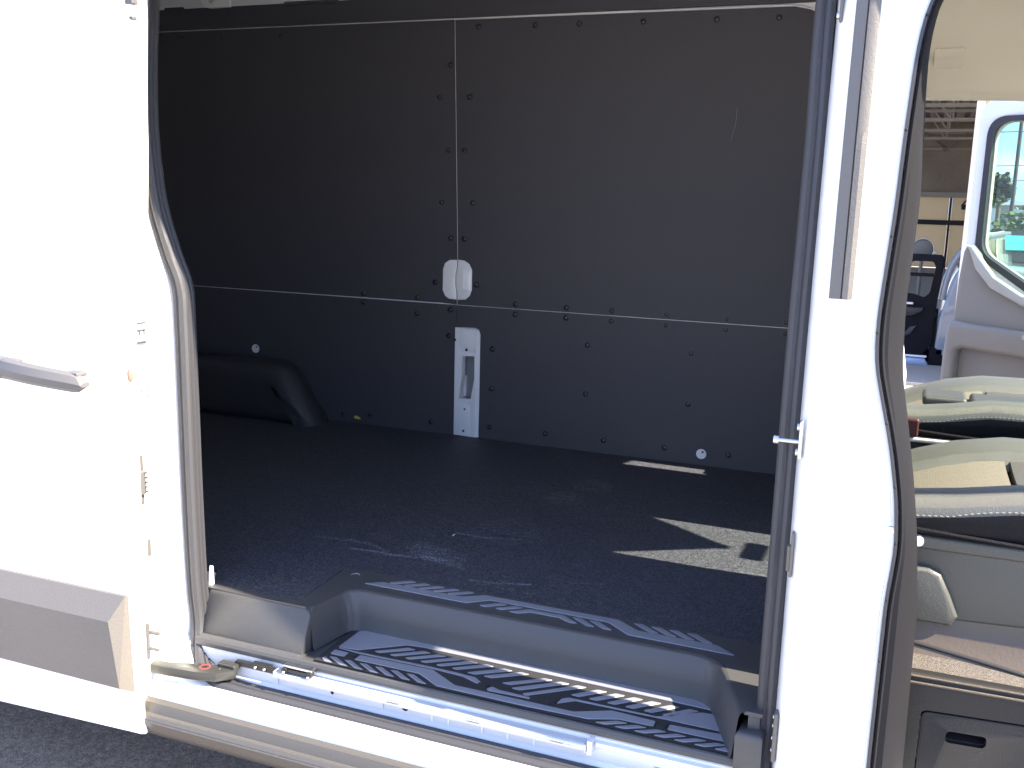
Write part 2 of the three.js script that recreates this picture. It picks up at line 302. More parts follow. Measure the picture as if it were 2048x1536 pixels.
// ---- sill below the step: white flange, track, recess, seal and outer sill
{
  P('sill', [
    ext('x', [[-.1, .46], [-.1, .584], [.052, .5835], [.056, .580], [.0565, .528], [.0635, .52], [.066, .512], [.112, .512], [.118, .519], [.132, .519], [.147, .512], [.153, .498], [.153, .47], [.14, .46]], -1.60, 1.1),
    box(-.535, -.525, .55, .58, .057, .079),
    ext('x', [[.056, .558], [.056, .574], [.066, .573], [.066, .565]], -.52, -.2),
  ], M.shadedSillPaint);
  P('sill_panel', [box(-1.28, -1.02, .5285, .554, .0572, .0592, .0008), box(-1.405, -1.30, .5285, .556, .0572, .0588, .0008)], M.shadedSillPaint);
  const tr = P('door_track', [
    ext('x', [[.0575, .5665], [.0575, .5715], [.077, .571], [.0795, .569], [.0795, .5565], [.0755, .5565], [.0755, .566]], -1.30, -.54, { bevel: .0008, seg: 1 }),
    box(-.5405, -.5365, .553, .572, .0575, .081),
  ], M.track);
  for (const x of [-.985, -.79, -.60]) part(tr, 'track_tab', ext('x', [[.0798, .571], [.0812, .568], [.0812, .565], [.0798, .562]], x - .014, x + .014), M.steel);
  for (const x of [-.93, -.71, -.64, -.575]) part(tr, 'screw', cyl([x, .561, .0804], 'z', .0022, .0016, 10), M.steel);
  P('drain_hole', cyl([-.965, .546, .0572], 'z', .0085, .0012, 20), M.hole);
  P('drain_hole', cyl([-1.152, .541, .0596], 'z', .004, .0012, 16), M.hole);
  P('drain_hole', ext('z', [[-.40, .545], [-.33, .538], [-.22, .532], [-.3, .545]], .0567, .0577), M.hole);
  for (const x of [-.9, -.86, -.78, -.72, -.66]) P('sill_rib', box(x, x + .004, .529, .553, .0572, .0585), M.paint);
  // hinge bracket of the door arm in the track
  P('track_bracket', [box(-1.272, -1.195, .588, .5935, .058, .078, .001), box(-1.272, -1.268, .572, .59, .058, .077)], M.steel);
  P('track_stop', [box(-1.262, -1.205, .577, .5845, .062, .078), box(-1.41, -1.30, .561, .572, .062, .0735), box(-1.36, -1.31, .572, .579, .064, .078)], M.dark);
  for (const x of [-1.268, -1.202]) P('roller', [cyl([x, .581, .074], 'z', .0075, .014, 16)], M.dark);
  for (const x of [-1.268, -1.202, -1.35, -1.325]) P('rivet', new THREE.SphereGeometry(.0042, 10, 8).translate(x, x > -1.3 ? .577 : .569, x > -1.3 ? .083 : .0775), M.steel);
  // rocker cladding
  P('rocker_cladding', [
    ext('x', [[.10, .36], [.10, .475], [.152, .478], [.168, .474], [.172, .466], [.176, .452], [.186, .446], [.192, .436], [.186, .415], [.165, .39], [.14, .372]], -1.66, 1.1, { bevel: .002, seg: 1 }),
  ], M.cladding, 'grey black plastic cladding along the rocker');
  P('cladding_step', ext('x', [[.176, .45], [.184, .449], [.19, .441], [.17, .435]], -1.66, 1.1), M.cladding);
}

// ---- seal round the side opening
const sealPath = [[-1.74, 2.22], [-1.722, 2.105], [-1.712, 1.954], [-1.695, 1.802], [-1.663, 1.64], [-1.618, 1.525], [-1.581, 1.445], [-1.571, 1.351], [-1.561, 1.173], [-1.554, .926], [-1.545, .711], [-1.538, .63], [-1.528, .582], [-1.50, .548], [-1.455, .527], [-1.39, .5185], [-1.25, .517], [-.9, .517], [-.5, .517], [-.3, .518], [-.24, .532], [-.212, .566], [-.206, .62], [-.205, .81], [-.204, 1.1], [-.204, 1.4], [-.203, 1.631], [-.203, 1.8], [-.206, 1.93], [-.207, 2.034], [-.207, 2.22]];
const sealZ = p => p[1] < .62 && p[0] > -1.536 && p[0] < -.208 ? .066 * Math.min(1, Math.max(0, (.60 - p[1]) / .07)) : zb(p[1]);
{
  const cur = new THREE.CatmullRomCurve3(sealPath.map(p => new THREE.Vector3(p[0], p[1], sealZ(p))), false, 'centripetal');
  const pts = cur.getSpacedPoints(240);
  const prof = [[.030, .0], [.0, -.002], [-.004, .002], [-.005, .009], [-.001, .0115], [-.004, .0145], [-.005, .022], [-.001, .0245], [-.004, .0275], [-.005, .035], [-.001, .041], [.006, .0445], [.012, .0425], [.014, .0405], [.017, .043], [.023, .044], [.026, .041], [.031, .036]];
  const rings = pts.map((p, i) => { const a = pts[Math.max(0, i - 1)], b = pts[Math.min(pts.length - 1, i + 1)], tx = b.x - a.x, ty = b.y - a.y, l = Math.hypot(tx, ty), nx = ty / l, ny = -tx / l; return prof.map(([n, v]) => [p.x + nx * n, p.y + ny * n, p.z + v]); });
  P('door_seal', loft(rings, { crease: .5 }), M.seal);
}

// ---- body side behind the opening, its jamb
{
  const xo = y => smoothTab(sealPath.slice(0, 12).map(p => [p[1], p[0]]).reverse(), y, .04);
  P('rear_body_side', loft(ys(.44, 2.25, 60).map(y => { const x = xo(y), z = zb(y); return [[-3.9, y, z + .1], [x - .075, y, z + .1], [x - .06, y, z + .097], [x - .047, y, z + .085], [x - .036, y, z + .055], [x - .030, y, z + .038], [x - .026, y, z + .0], [x - .026, y, z - .03], [-3.9, y, z - .03]]; }), { crease: .5 }), M.paint);
  // rounded corner between the rear jamb and the sill
  P('jamb_corner', loft(Array.from({ length: 15 }, (_, i) => { const t = i / 14, a = t * Math.PI / 2, x = -1.60 + .19 * (1 - Math.cos(a)) * 1, y = .66 - .15 * Math.sin(a); return [[-1.64, y, .10 + .045 * t], [x - .02, y, .10 + .04 * t], [x + .008, y, .085 + .045 * t], [x + .012, y, .04], [-1.64, y, .03]]; }), { crease: .6 }), M.paint);
  P('grab_shim', ext('x', [[-.03, .70], [-.016, .70], [-.022, .752], [-.027, .752]], -1.554, -1.546), M.paint);
}

// ---- B pillar between the side opening and the cab door
const xfT = [[.4, -.012], [.69, -.012], [.98, -.010], [1.08, -.002], [1.17, -.010], [1.256, -.026], [1.34, -.048], [1.4, -.064], [1.477, -.067], [1.663, -.056], [1.8, -.052], [1.93, -.046], [2.0, -.036], [2.06, -.010], [2.1, .03], [2.14, .10]];
const xiT = [[.4, .060], [.67, .058], [.95, .055], [1.09, .042], [1.19, .027], [1.324, .002], [1.378, -.010], [1.5, -.015], [1.68, -.008], [1.85, -.016], [1.93, -.018], [1.98, -.014], [2.03, -.004], [2.07, .02], [2.1, .055], [2.14, .13]];
const xf = y => smoothTab(xfT, y, .03), xi = y => smoothTab(xiT, y, .03);
{
  P('door_pillar', loft(ys(.44, 2.14, 70).map(y => { const f = xf(y), i = xi(y), z = zb(y); return [[-.172, y, z - .05], [-.176, y, z + .02], [-.173, y, z + .036], [-.168, y, z + .060], [-.160, y, z + .088], [-.152, y, z + .097], [-.138, y, z + .1], [f - .03, y, z + .1], [f - .012, y, z + .099], [f - .002, y, z + .094], [f + .006, y, z + .084], [f + .016, y, z + .080], [f + .022, y, z + .06], [i - .02, y, z - .03], [i - .03, y, z - .05]]; }), { crease: .5 }), M.paint);
  // rubber of the cab door opening
  P('cab_door_seal', loft(ys(.44, 2.13, 70).map(y => { const f = xf(y) + .017, i = xi(y), z = zb(y); const w = i - f; return [[f, y, z + .070], [f + .002, y, z + .084], [f + .006, y, z + .086], [f + .009, y, z + .080], [f + w * .3 + .004, y, z + .078], [f + w * .6 + .006, y, z + .058], [i + .003, y, z + .018], [i + .001, y, z - .022], [i - .012, y, z - .04], [i - .02, y, z + .01]]; }), { crease: .5 }), M.shadedCabSeal);
  P('cab_door_flange', loft(ys(.44, 2.13, 70).map(y => { const f = xf(y) + .010, z = zb(y); return [[f, y, z + .078], [f + .001, y, z + .0885], [f + .006, y, z + .0885], [f + .007, y, z + .078]]; }), { crease: .5 }), M.seal);
  for (const y of [1.985, 1.797, 1.62, 1.455, 1.30, 1.19, 1.09, .985, .87]) P('seal_pin', new THREE.SphereGeometry(.0026, 8, 6).translate(xf(y) + .0135, y, zb(y) + .0885), M.hole);
  // two-tone rubber strip on the pillar
  const gl = y => -.1385 - .000 * y, gt = (y) => .0018 + 0 * y;
  P('pillar_strip', loft(ys(1.510, 2.14, 30).map(y => { const z = zb(y) + .1; const w = .038 + .004 * (y - 1.5); return [[-.137, y, z - .004], [-.137, y, z + .004], [-.132, y, z + .0055], [-.118, y, z + .0062], [-.1165, y, z + .003], [-.115, y, z + .0085], [-.106, y, z + .0085], [-.137 + w, y, z + .004], [-.137 + w + .001, y, z - .004]]; }), { crease: .5 }), M.trim, 'grey two-step rubber strip on the pillar');
  // striker pin and catch plates
  P('striker', [cyl([-.185, 1.252, .078], 'x', .0042, .038, 14), cyl([-.206, 1.252, .078], 'x', .008, .009, 16), box(-.1665, -.1600, 1.222, 1.293, .076, .092, .003)], M.steel);
  for (const y of [1.28, 1.234]) P('bolt', cyl([-.168, y, .083], 'x', .0075, .005, 6), M.steel);
  P('striker_plate', [box(-.1655, -.160, 1.0, 1.085, .070, .089, .003), box(-.172, -.164, 1.008, 1.058, .068, .082, .003)], M.trim);
  P('striker_plate', [box(-.171, -.162, .63, .73, .066, .09, .004)], M.trim);
  for (const y of [.65, .675, .70, .718]) P('bolt', cyl([-.171, y, .077], 'x', .004, .004, 8), M.steel);
  P('check_plate', [box(-.164, -.158, 1.978, 2.07, -.018, .003, .004)], M.trim);
  P('bolt', cyl([-.1655, 1.99, -.006], 'x', .006, .006, 8), M.steel);
  // hinge catch recess on the cab side of the pillar
  P('catch', [ext('z', [[-.030, 1.125], [-.022, 1.130], [-.010, 1.128], [.004, 1.126], [.006, 1.116], [.0, 1.113], [-.020, 1.116]], .0975, .104, { bevel: .0015 })], M.steel);
  P('pillar_recess', loft(ys(.86, 1.10, 14).map(y => { const t = Math.sin((y - .86) / .24 * Math.PI); const f = xf(y) - .012; return [[f - .012 - .014 * t, y, zb(y) + .0985], [f - .010 - .014 * t, y, zb(y) + .1015], [f - .004, y, zb(y) + .1018], [f, y, zb(y) + .0985]]; })), M.paint);
}

// ---- roof, header, rear end, far-side shell
{
  P('roof', [ext('x', [[.02, 2.20], [.0, 2.32], [-.1, 2.47], [-.3, 2.55], [-1.45, 2.55], [-1.66, 2.47], [-1.76, 2.32], [-1.80, 2.3], [-1.76, 2.3], [-1.745, 2.43], [-1.64, 2.50], [-1.44, 2.515], [-.3, 2.515], [-.13, 2.44], [-.06, 2.31], [-.06, 2.20]], -3.9, .30, { bevel: 0 })], M.paint);
  P('side_header', [ext('x', [[-.15, 2.15], [-.17, 2.46], [-.06, 2.46], [.02, 2.2], [.0, 2.14]], -3.9, .30), ext('x', [[-.15, 2.10], [-.17, 2.46], [-.06, 2.46], [-.02, 2.2], [-.04, 2.09]], .13, .62)], M.paint);
  P('rear_end', box(-3.96, -3.9, .45, 2.54, -1.84, .1), M.paint);
  P('front_cap', [loft([[.30, 2.55, 0], [.44, 2.32, 1], [.515, 2.07, 1]].map(([x, y]) => [[x, y, -.12], [x, y, -1.66], [x - .04, y - .04, -1.66], [x - .04, y - .04, -.12]]))], M.paint);
  P('floor_underbody', box(-3.9, 2.2, .36, .60, -1.7, -.1), M.trim);
  // ceiling bows
  for (const x of [-3.3, -2.75, -2.1, -1.45, -.8]) P('roof_bow', box(x, x + .08, 2.475, 2.512, -1.5, -.28, .01), M.primer);
}

// ---- far wall of the hold: skin, panels, rivets, bracket
{
  const ZW = -1.742;
  const skinHole = [[-1.673, .858], [-1.619, .861], [-1.605, .941], [-1.606, 1.037], [-1.658, 1.034], [-1.659, .957]];
  P('wall_skin', [ext('z', [[-3.9, .6], [.12, .6], [.12, 1.02], [-.1, 1.06], [-.1, 2.34], [-3.9, 2.34]], ZW - .012, ZW, { holes: [skinHole] })], M.paint);
  P('wall_outer_skin', ext('x', [[-1.90, .45], [-1.86, .45], [-1.80, 2.4], [-1.84, 2.4]], -3.9, -.05), M.paint);
  P('cavity_shade', box(-1.77, -1.54, .78, 1.12, -1.797, -1.787), S([.20, .205, .22], .7));  // grey sheet added behind the hole, cavity shade put into its colour
  P('inner_rib', [box(-1.70, -1.672, .8, 1.1, -1.80, -1.77), box(-1.68, -1.664, .86, .945, -1.79, -1.775, .002)], M.primer);
  const Z0 = -1.7415, Z1 = -1.736;
  const pocketL = [[-1.757, 1.30], [-1.757, 1.372], [-1.752, 1.395], [-1.738, 1.410], [-1.718, 1.416], [-1.694, 1.416]];
  const panels = {
    UL: [[-3.85, 1.241], [-1.7565, 1.241], [-1.694, 1.2385], [-1.694, 1.257], [-1.728, 1.259], [-1.745, 1.27], [-1.757, 1.292], [-1.757, 1.375], [-1.748, 1.400], [-1.728, 1.414], [-1.694, 1.416], [-1.7215, 2.3245], [-3.85, 2.3265]],
    UR: [[-1.6898, 1.2380], [-.12, 1.2380], [-.12, 2.17], [-.31, 2.24], [-.36, 2.28], [-.40, 2.305], [-.46, 2.3185], [-1.7173, 2.3235], [-1.6898, 1.417], [-1.662, 1.415], [-1.640, 1.402], [-1.627, 1.378], [-1.627, 1.300], [-1.636, 1.276], [-1.655, 1.260], [-1.690, 1.257]],
    LL: [[-3.85, .70], [-1.697, .702], [-1.696, .96], [-1.6935, 1.2362], [-3.85, 1.2395]],
    LR: [[-1.586, .702], [-.1, .70], [-.1, 1.2352], [-1.6910, 1.2352], [-1.694, 1.148], [-1.61, 1.150], [-1.594, 1.145], [-1.586, 1.125]],
  };
  const lab = { UL: 'black upper wall panel towards the rear', UR: 'black upper wall panel with rounded corner', LL: 'black lower wall panel with wheel arch', LR: 'black lower wall panel nearest the cab' };
  const mk = {}; for (const k in panels) mk[k] = P('wall_panel', ext('z', panels[k], Z0, Z1, { bevel: .0005, seg: 1 }), M.liner, lab[k]);
  const rg = new THREE.SphereGeometry(.0098, 14, 7, 0, 2 * Math.PI, 0, Math.PI / 2).rotateX(Math.PI / 2).scale(1, 1, .62);
  const rim = new THREE.CylinderGeometry(.0112, .0118, .0016, 16).rotateX(Math.PI / 2);
  const rivG = mergeGeometries([clean(rg.clone()), clean(rim.clone())]);
  const riv = (k, l) => { for (const [x, y] of l) { const m = new THREE.Mesh(rivG, M.rivet); m.name = 'rivet'; m.position.set(x, y, Z1 + .0006); m.castShadow = m.receiveShadow = true; mk[k].add(m); } };
  riv('UL', [[-3.01, 2.3], [-2.81, 2.293], [-2.51, 2.29], [-1.735, 2.16], [-1.78, 2.04], [-1.74, 1.84], [-1.765, 1.64], [-1.724, 1.50], [-1.79, 1.322], [-2.12, 1.257], [-1.87, 1.256]]);
  riv('UR', [[-1.62, 2.296], [-1.39, 2.293], [-1.22, 2.292], [-.98, 2.290], [-.72, 2.288], [-.51, 2.286], [-1.65, 2.04], [-1.67, 1.84], [-1.63, 1.64], [-1.664, 1.5], [-1.61, 1.322], [-1.44, 1.256], [-1.23, 1.256], [-1.05, 1.256], [-.84, 1.256], [-.62, 1.256], [-.41, 1.256]]);
  riv('LL', [[-2.12, 1.22], [-1.87, 1.19], [-1.72, 1.215], [-1.725, 1.11], [-1.80, .745], [-2.22, .732], [-2.09, .748]]);
  riv('LR', [[-1.44, 1.216], [-1.23, 1.216], [-1.05, 1.216], [-.84, 1.216], [-.62, 1.216], [-.41, 1.216], [-1.14, 1.118], [-.74, 1.118], [-1.535, 1.07], [-1.535, .91], [-1.14, .928], [-.74, .928], [-1.54, .752], [-1.30, .752], [-1.06, .752], [-.82, .752], [-.58, .752]]);
  // wheel arch liner
  P('wheel_arch', ext('z', [[-3.6, .69], [-3.6, .955], [-2.47, .955], [-2.40, .93], [-2.26, .70], [-2.26, .69]], -1.7362, -1.565, { bevel: .078, seg: 7 }), M.archLiner, 'rounded black wheel arch box');
  // tie-down dimples
  for (const [x, y] of [[-2.664, .982], [-.680, .745]]) {
    const d = P('tie_down', [new THREE.LatheGeometry([[.0, .0008], [.014, .001], [.0165, .0022], [.0185, .0022], [.0192, -.001]].map(q => new THREE.Vector2(...q)), 28).rotateX(Math.PI / 2).translate(x, y, Z1)], M.primer, 'round white tie-down boss');
    part(d, 'tie_hole', cyl([x + .005, y + .008, Z1 + .001], 'z', .004, .002, 12), M.hole);
  }
  P('tag', ext('z', [[-2.165, .722], [-2.165, .733], [-2.148, .733], [-2.135, .724], [-2.135, .72]], Z1, Z1 + .002), M.yellow);
  P('scratch', tube([[-.63, 1.99, Z1 + .0004], [-.632, 1.94, Z1 + .0005], [-.645, 1.88, Z1 + .0004]], .0007, 10, 5), M.pad);
  // pressed steel foot of the wall post, with its window
  const b = P('post_foot', [
    ext('z', [[-1.694, .706], [-1.599, .7035], [-1.599, 1.145], [-1.694, 1.148]], -1.7415, -1.726, { bevel: .003, holes: [roundPoly(skinHole, .006).map(v => [v.x, v.y])] }),
    ext('y', [[-1.600, -1.7415], [-1.600, -1.7275], [-1.587, -1.7365], [-1.587, -1.7415]], .7045, 1.115),
    loft([[1.112, 1.112], [1.132, 1.125], [1.146, 1.13]].map(([y], i) => [[-1.601, y, -1.7415], [-1.601, y, -1.728], [-1.588 - .006 * i * i / 2, y, -1.7365], [-1.588 - .006 * i * i / 2, y, -1.7415]])),
    // raised rim round the window and the embossed top field
    ext('z', [[-1.684, .850], [-1.613, .853], [-1.6005, .935], [-1.6005, 1.044], [-1.606, 1.050], [-1.660, 1.050], [-1.668, 1.04], [-1.669, .96], [-1.678, .90]], -1.727, -1.7225, { bevel: .002, holes: [roundPoly(skinHole, .006).map(v => [v.x, v.y])] }),
    ext('z', [[-1.672, 1.068], [-1.618, 1.070], [-1.618, 1.138], [-1.668, 1.138]], -1.727, -1.7228, { bevel: .002, r: .008 }),
    ext('z', [[-1.688, .715], [-1.622, .713], [-1.622, .835], [-1.684, .838]], -1.727, -1.7238, { bevel: .0015 }),
  ], M.primer, 'white pressed steel foot of the wall post');
  for (const [x, y, r] of [[-1.640, 1.061, .0055], [-1.644, .818, .0036], [-1.648, .727, .0046]]) part(b, 'bolt_hole', cyl([x, y, -1.7225], 'z', r, .002, 16), M.hole);
  part(b, 'bolt_hole', box(-1.697, -1.688, 1.093, 1.102, -1.7268, -1.7245), M.hole);
  for (const [x, y] of [[-1.598, .875], [-1.60, .768]]) part(b, 'slot', box(x, x + .0016, y, y + .014, -1.7335, -1.7305), M.hole);
  for (const [x, y] of [[-1.668, .826], [-1.63, .826], [-1.668, .795], [-1.632, .793], [-1.665, .767], [-1.63, .765]]) part(b, 'emboss', box(x - .005, x + .005, y, y + .0022, -1.7248, -1.7232, .0007), M.primer);
  // pocket where the two upper panels meet
  P('pocket_plate', [
    ext('z', [[-1.752, 1.262], [-1.697, 1.258], [-1.697, 1.29], [-1.700, 1.31], [-1.700, 1.36], [-1.695, 1.385], [-1.694, 1.414], [-1.752, 1.41]], -1.7425, -1.739, { bevel: .0015 }),
    ext('z', [[-1.6935, 1.258], [-1.632, 1.262], [-1.632, 1.41], [-1.690, 1.414], [-1.691, 1.385], [-1.6965, 1.36], [-1.6965, 1.31], [-1.6935, 1.29]], -1.7425, -1.7395, { bevel: .0015 }),
    loft([[1.292, 1], [1.300, 0], [1.362, 0], [1.380, 1]].map(([y, e]) => [[-1.674 + .004 * e, y, -1.740], [-1.668, y, -1.7385 + (e ? 0 : .006)], [-1.640, y, -1.7385 + (e ? 0 : .003)], [-1.632, y, -1.740]])),
  ], M.paint, 'white rounded pocket between the panels');
  P('pocket_crack', tube([[-1.6930, 1.257, -1.7392], [-1.6940, 1.285, -1.7392], [-1.6985, 1.31, -1.7392], [-1.6985, 1.36, -1.7392], [-1.6935, 1.386, -1.7392], [-1.692, 1.416, -1.7392]], .0011, 30, 6), M.hole);
  // cloth band and rail above the panels
  P('header_band', [ext('x', [[-1.741, 2.330], [-1.728, 2.331], [-1.705, 2.37], [-1.69, 2.405], [-1.70, 2.42], [-1.741, 2.42]], -3.85, -.1, { bevel: .003, seg: 1 })], M.liner, 'black cloth band above the wall panels');
  const rail = P('cant_rail', [ext('x', [[-1.74, 2.415], [-1.688, 2.407], [-1.66, 2.43], [-1.60, 2.46], [-1.60, 2.50], [-1.74, 2.50]], -3.85, -1.35, { bevel: .004 })], M.primer);
  part(rail, 'rail_lug', [ext('z', [[-2.86, 2.47], [-2.83, 2.405], [-2.80, 2.398], [-2.70, 2.40], [-2.69, 2.47]], -1.675, -1.655, { bevel: .003, holes: [circle(-2.795, 2.432, .016, 14)] })], M.primer);
  part(rail, 'rail_lug', [box(-2.45, -2.2, 2.398, 2.412, -1.705, -1.68, .003), box(-3.05, -2.95, 2.404, 2.416, -1.705, -1.68, .003)], M.liner);
  P('panel_edge', [tube([[-.12, 2.172, -1.735], [-.31, 2.242, -1.735], [-.36, 2.285, -1.735], [-.41, 2.310, -1.735], [-.47, 2.322, -1.735], [-.7, 2.3235, -1.735], [-1.0, 2.325, -1.7355]], .0026, 40, 6)], M.primer);
}

// ---- sliding door, parked along the rear side
{
  const xd = y => smoothTab([[.40, -1.575], [.45, -1.586], [.508, -1.580], [.62, -1.578], [.98, -1.572], [1.317, -1.577], [1.747, -1.589], [2.063, -1.618], [2.3, -1.64]], y, .02);
  const bot = x => .407 - .042 * (-1.575 - x);
  const d = P('sliding_door', loft(ys(0, 1, 60).map(t => { const y = .407 + (2.30 - .407) * t; const x = xd(y), z = zb(y) + .2, yo = -.06 * Math.max(0, 1 - t * 12); return [[-3.15, y + yo, z - .05], [-3.15, y + yo, z], [x - .03, y, z], [x - .010, y, z - .001], [x - .002, y, z - .005], [x, y, z - .012], [x - .004, y, z - .018], [x - .018, y, z - .022], [x - .022, y, z - .06], [x - .03, y, z - .085], [x - .06, y, z - .09], [-3.15, y + yo, z - .08]]; }), { crease: .5 }), M.paint, 'white sliding door slid open to the rear');
  const D = (n, g, m, l) => part(d, n, g, m, l);
  // lower moulding: flat face with wide chamfers
  const quads = (l) => { const p = []; for (const [A, B, C2, D2] of l) p.push(...A, ...B, ...C2, ...A, ...C2, ...D2); const g = new THREE.BufferGeometry(); g.setAttribute('position', new THREE.Float32BufferAttribute(p, 3)); g.computeVertexNormals(); return g; };
  { const x0 = -2.9, oT = [-1.609, .747, .206], oB = [-1.601, .514, .206], iT = [-1.634, .692, .236], iB = [-1.610, .533, .236];
    D('door_moulding', quads([[[x0, .747, .206], oT, iT, [x0, .690, .236]], [[x0, .690, .236], iT, iB, [x0, .533, .236]], [[x0, .533, .236], iB, oB, [x0, .510, .206]], [oT, oB, iB, iT], [[x0, .747, .206], [x0, .747, .199], [-1.607, .747, .199], oT], [oT, [-1.607, .747, .199], [-1.599, .512, .199], oB]]), M.trim, 'black plastic rubbing moulding on the sliding door'); }
  const hm = S([.085, .082, .08], .5, { bumpMap: rep(grainT, 8), bumpScale: .0004 });
  D('door_handle', [loft(ys(0, 1, 16).map(t => { const x = -1.93 + .246 * t, yc = 1.252 - .004 * t - .014 * t * t, h = t > .88 ? .0215 * Math.sqrt(Math.max(.06, 1 - ((t - .88) / .12) ** 2)) : .0215 + .003 * (1 - t), zz = .212 + .026 * Math.sin(Math.PI * Math.min(1, .12 + t * .8)); return [[x, yc + h, zz - .01], [x, yc + h * .8, zz + .004], [x, yc + .1 * h, zz + .012], [x, yc - .6 * h, zz + .008], [x, yc - h, zz - .004], [x, yc - h * .6, zz - .014], [x, yc + h * .5, zz - .016]]; }), { crease: .5 }),
    box(-2.02, -1.932, 1.226, 1.275, .19, .232, .008)], hm, 'grey pull handle of the sliding door');
  D('handle_pivot', [box(-1.925, -1.885, 1.264, 1.274, .198, .226, .003), box(-1.74, -1.70, 1.251, 1.260, .192, .222, .003)], hm);
  D('latch', [box(-1.606, -1.5935, 1.322, 1.378, .118, .172, .003), box(-1.597, -1.588, 1.372, 1.379, .116, .17, .002), box(-1.597, -1.588, 1.356, 1.363, .122, .166, .002), box(-1.597, -1.586, 1.33, 1.337, .112, .166, .002)], M.latchGrey);
  for (const z of [.128, .142, .155]) D('latch_tooth', box(-1.5945, -1.590, 1.343, 1.354, z, z + .003), M.steel);
  D('latch_lens', new THREE.SphereGeometry(.015, 14, 10).scale(.4, 1.1, .5).translate(-1.582, 1.262, .186), M.amber);
  D('door_catch', [new THREE.CylinderGeometry(.03, .03, .012, 24, 1, false, 0, Math.PI).rotateZ(Math.PI / 2).translate(-1.60, 1.232, .118), box(-1.605, -1.592, 1.202, 1.225, .11, .155, .003), box(-1.60, -1.588, 1.218, 1.228, .135, .147, .002)], M.latchGrey);
  D('contact_plate', [box(-1.594, -1.589, .955, 1.072, .150, .172, .004), box(-1.590, -1.580, .980, 1.038, .152, .170, .005)], hm);
  for (let k = 0; k < 5; k++) D('contact_pin', cyl([-1.577, .988 + .011 * k, .156], 'x', .0026, .006, 8), hm);
  D('door_plug', box(-1.597, -1.593, .824, .866, .132, .142, .002), hm);
  D('guide_pin', [box(-1.597, -1.592, .575, .665, .150, .158, .002), cyl([-1.580, .640, .148], 'x', .005, .026, 10), cyl([-1.580, .600, .150], 'x', .0042, .024, 10)], hm);
  D('fastener', [box(-1.632, -1.612, 2.022, 2.03, .085, .100, .002), box(-1.632, -1.612, 2.055, 2.066, .08, .100, .002)], hm);
  // arm that carries the door in the lower track
  const arm = D('door_arm', [ext('y', [[-1.68, .150], [-1.68, .122], [-1.55, .108], [-1.45, .078], [-1.405, .070], [-1.40, .090], [-1.43, .120], [-1.48, .134], [-1.56, .144]], .534, .557, { bevel: .004, r: .004 }), box(-1.45, -1.40, .552, .566, .066, .09, .003)], M.armBlack, 'dark steel arm of the sliding door');
  part(arm, 'warning_disc', [cyl([-1.474, .5562, .103], 'y', .0135, .0012, 28)], M.whiteInk);
  part(arm, 'warning_ring', [new THREE.TorusGeometry(.0115, .0013, 6, 30).scale(1, 1, .3).rotateX(Math.PI / 2).translate(-1.474, .557, .103)], M.red);
  part(arm, 'warning_mark', [box(-1.481, -1.468, .5567, .5574, .1005, .1030), box(-1.4765, -1.472, .5567, .5574, .0985, .1065)], M.dark);
  part(arm, 'screw', [cyl([-1.503, .5565, .100], 'y', .004, .002, 12), cyl([-1.44, .5575, .095], 'y', .0045, .002, 12)], M.steel);
}

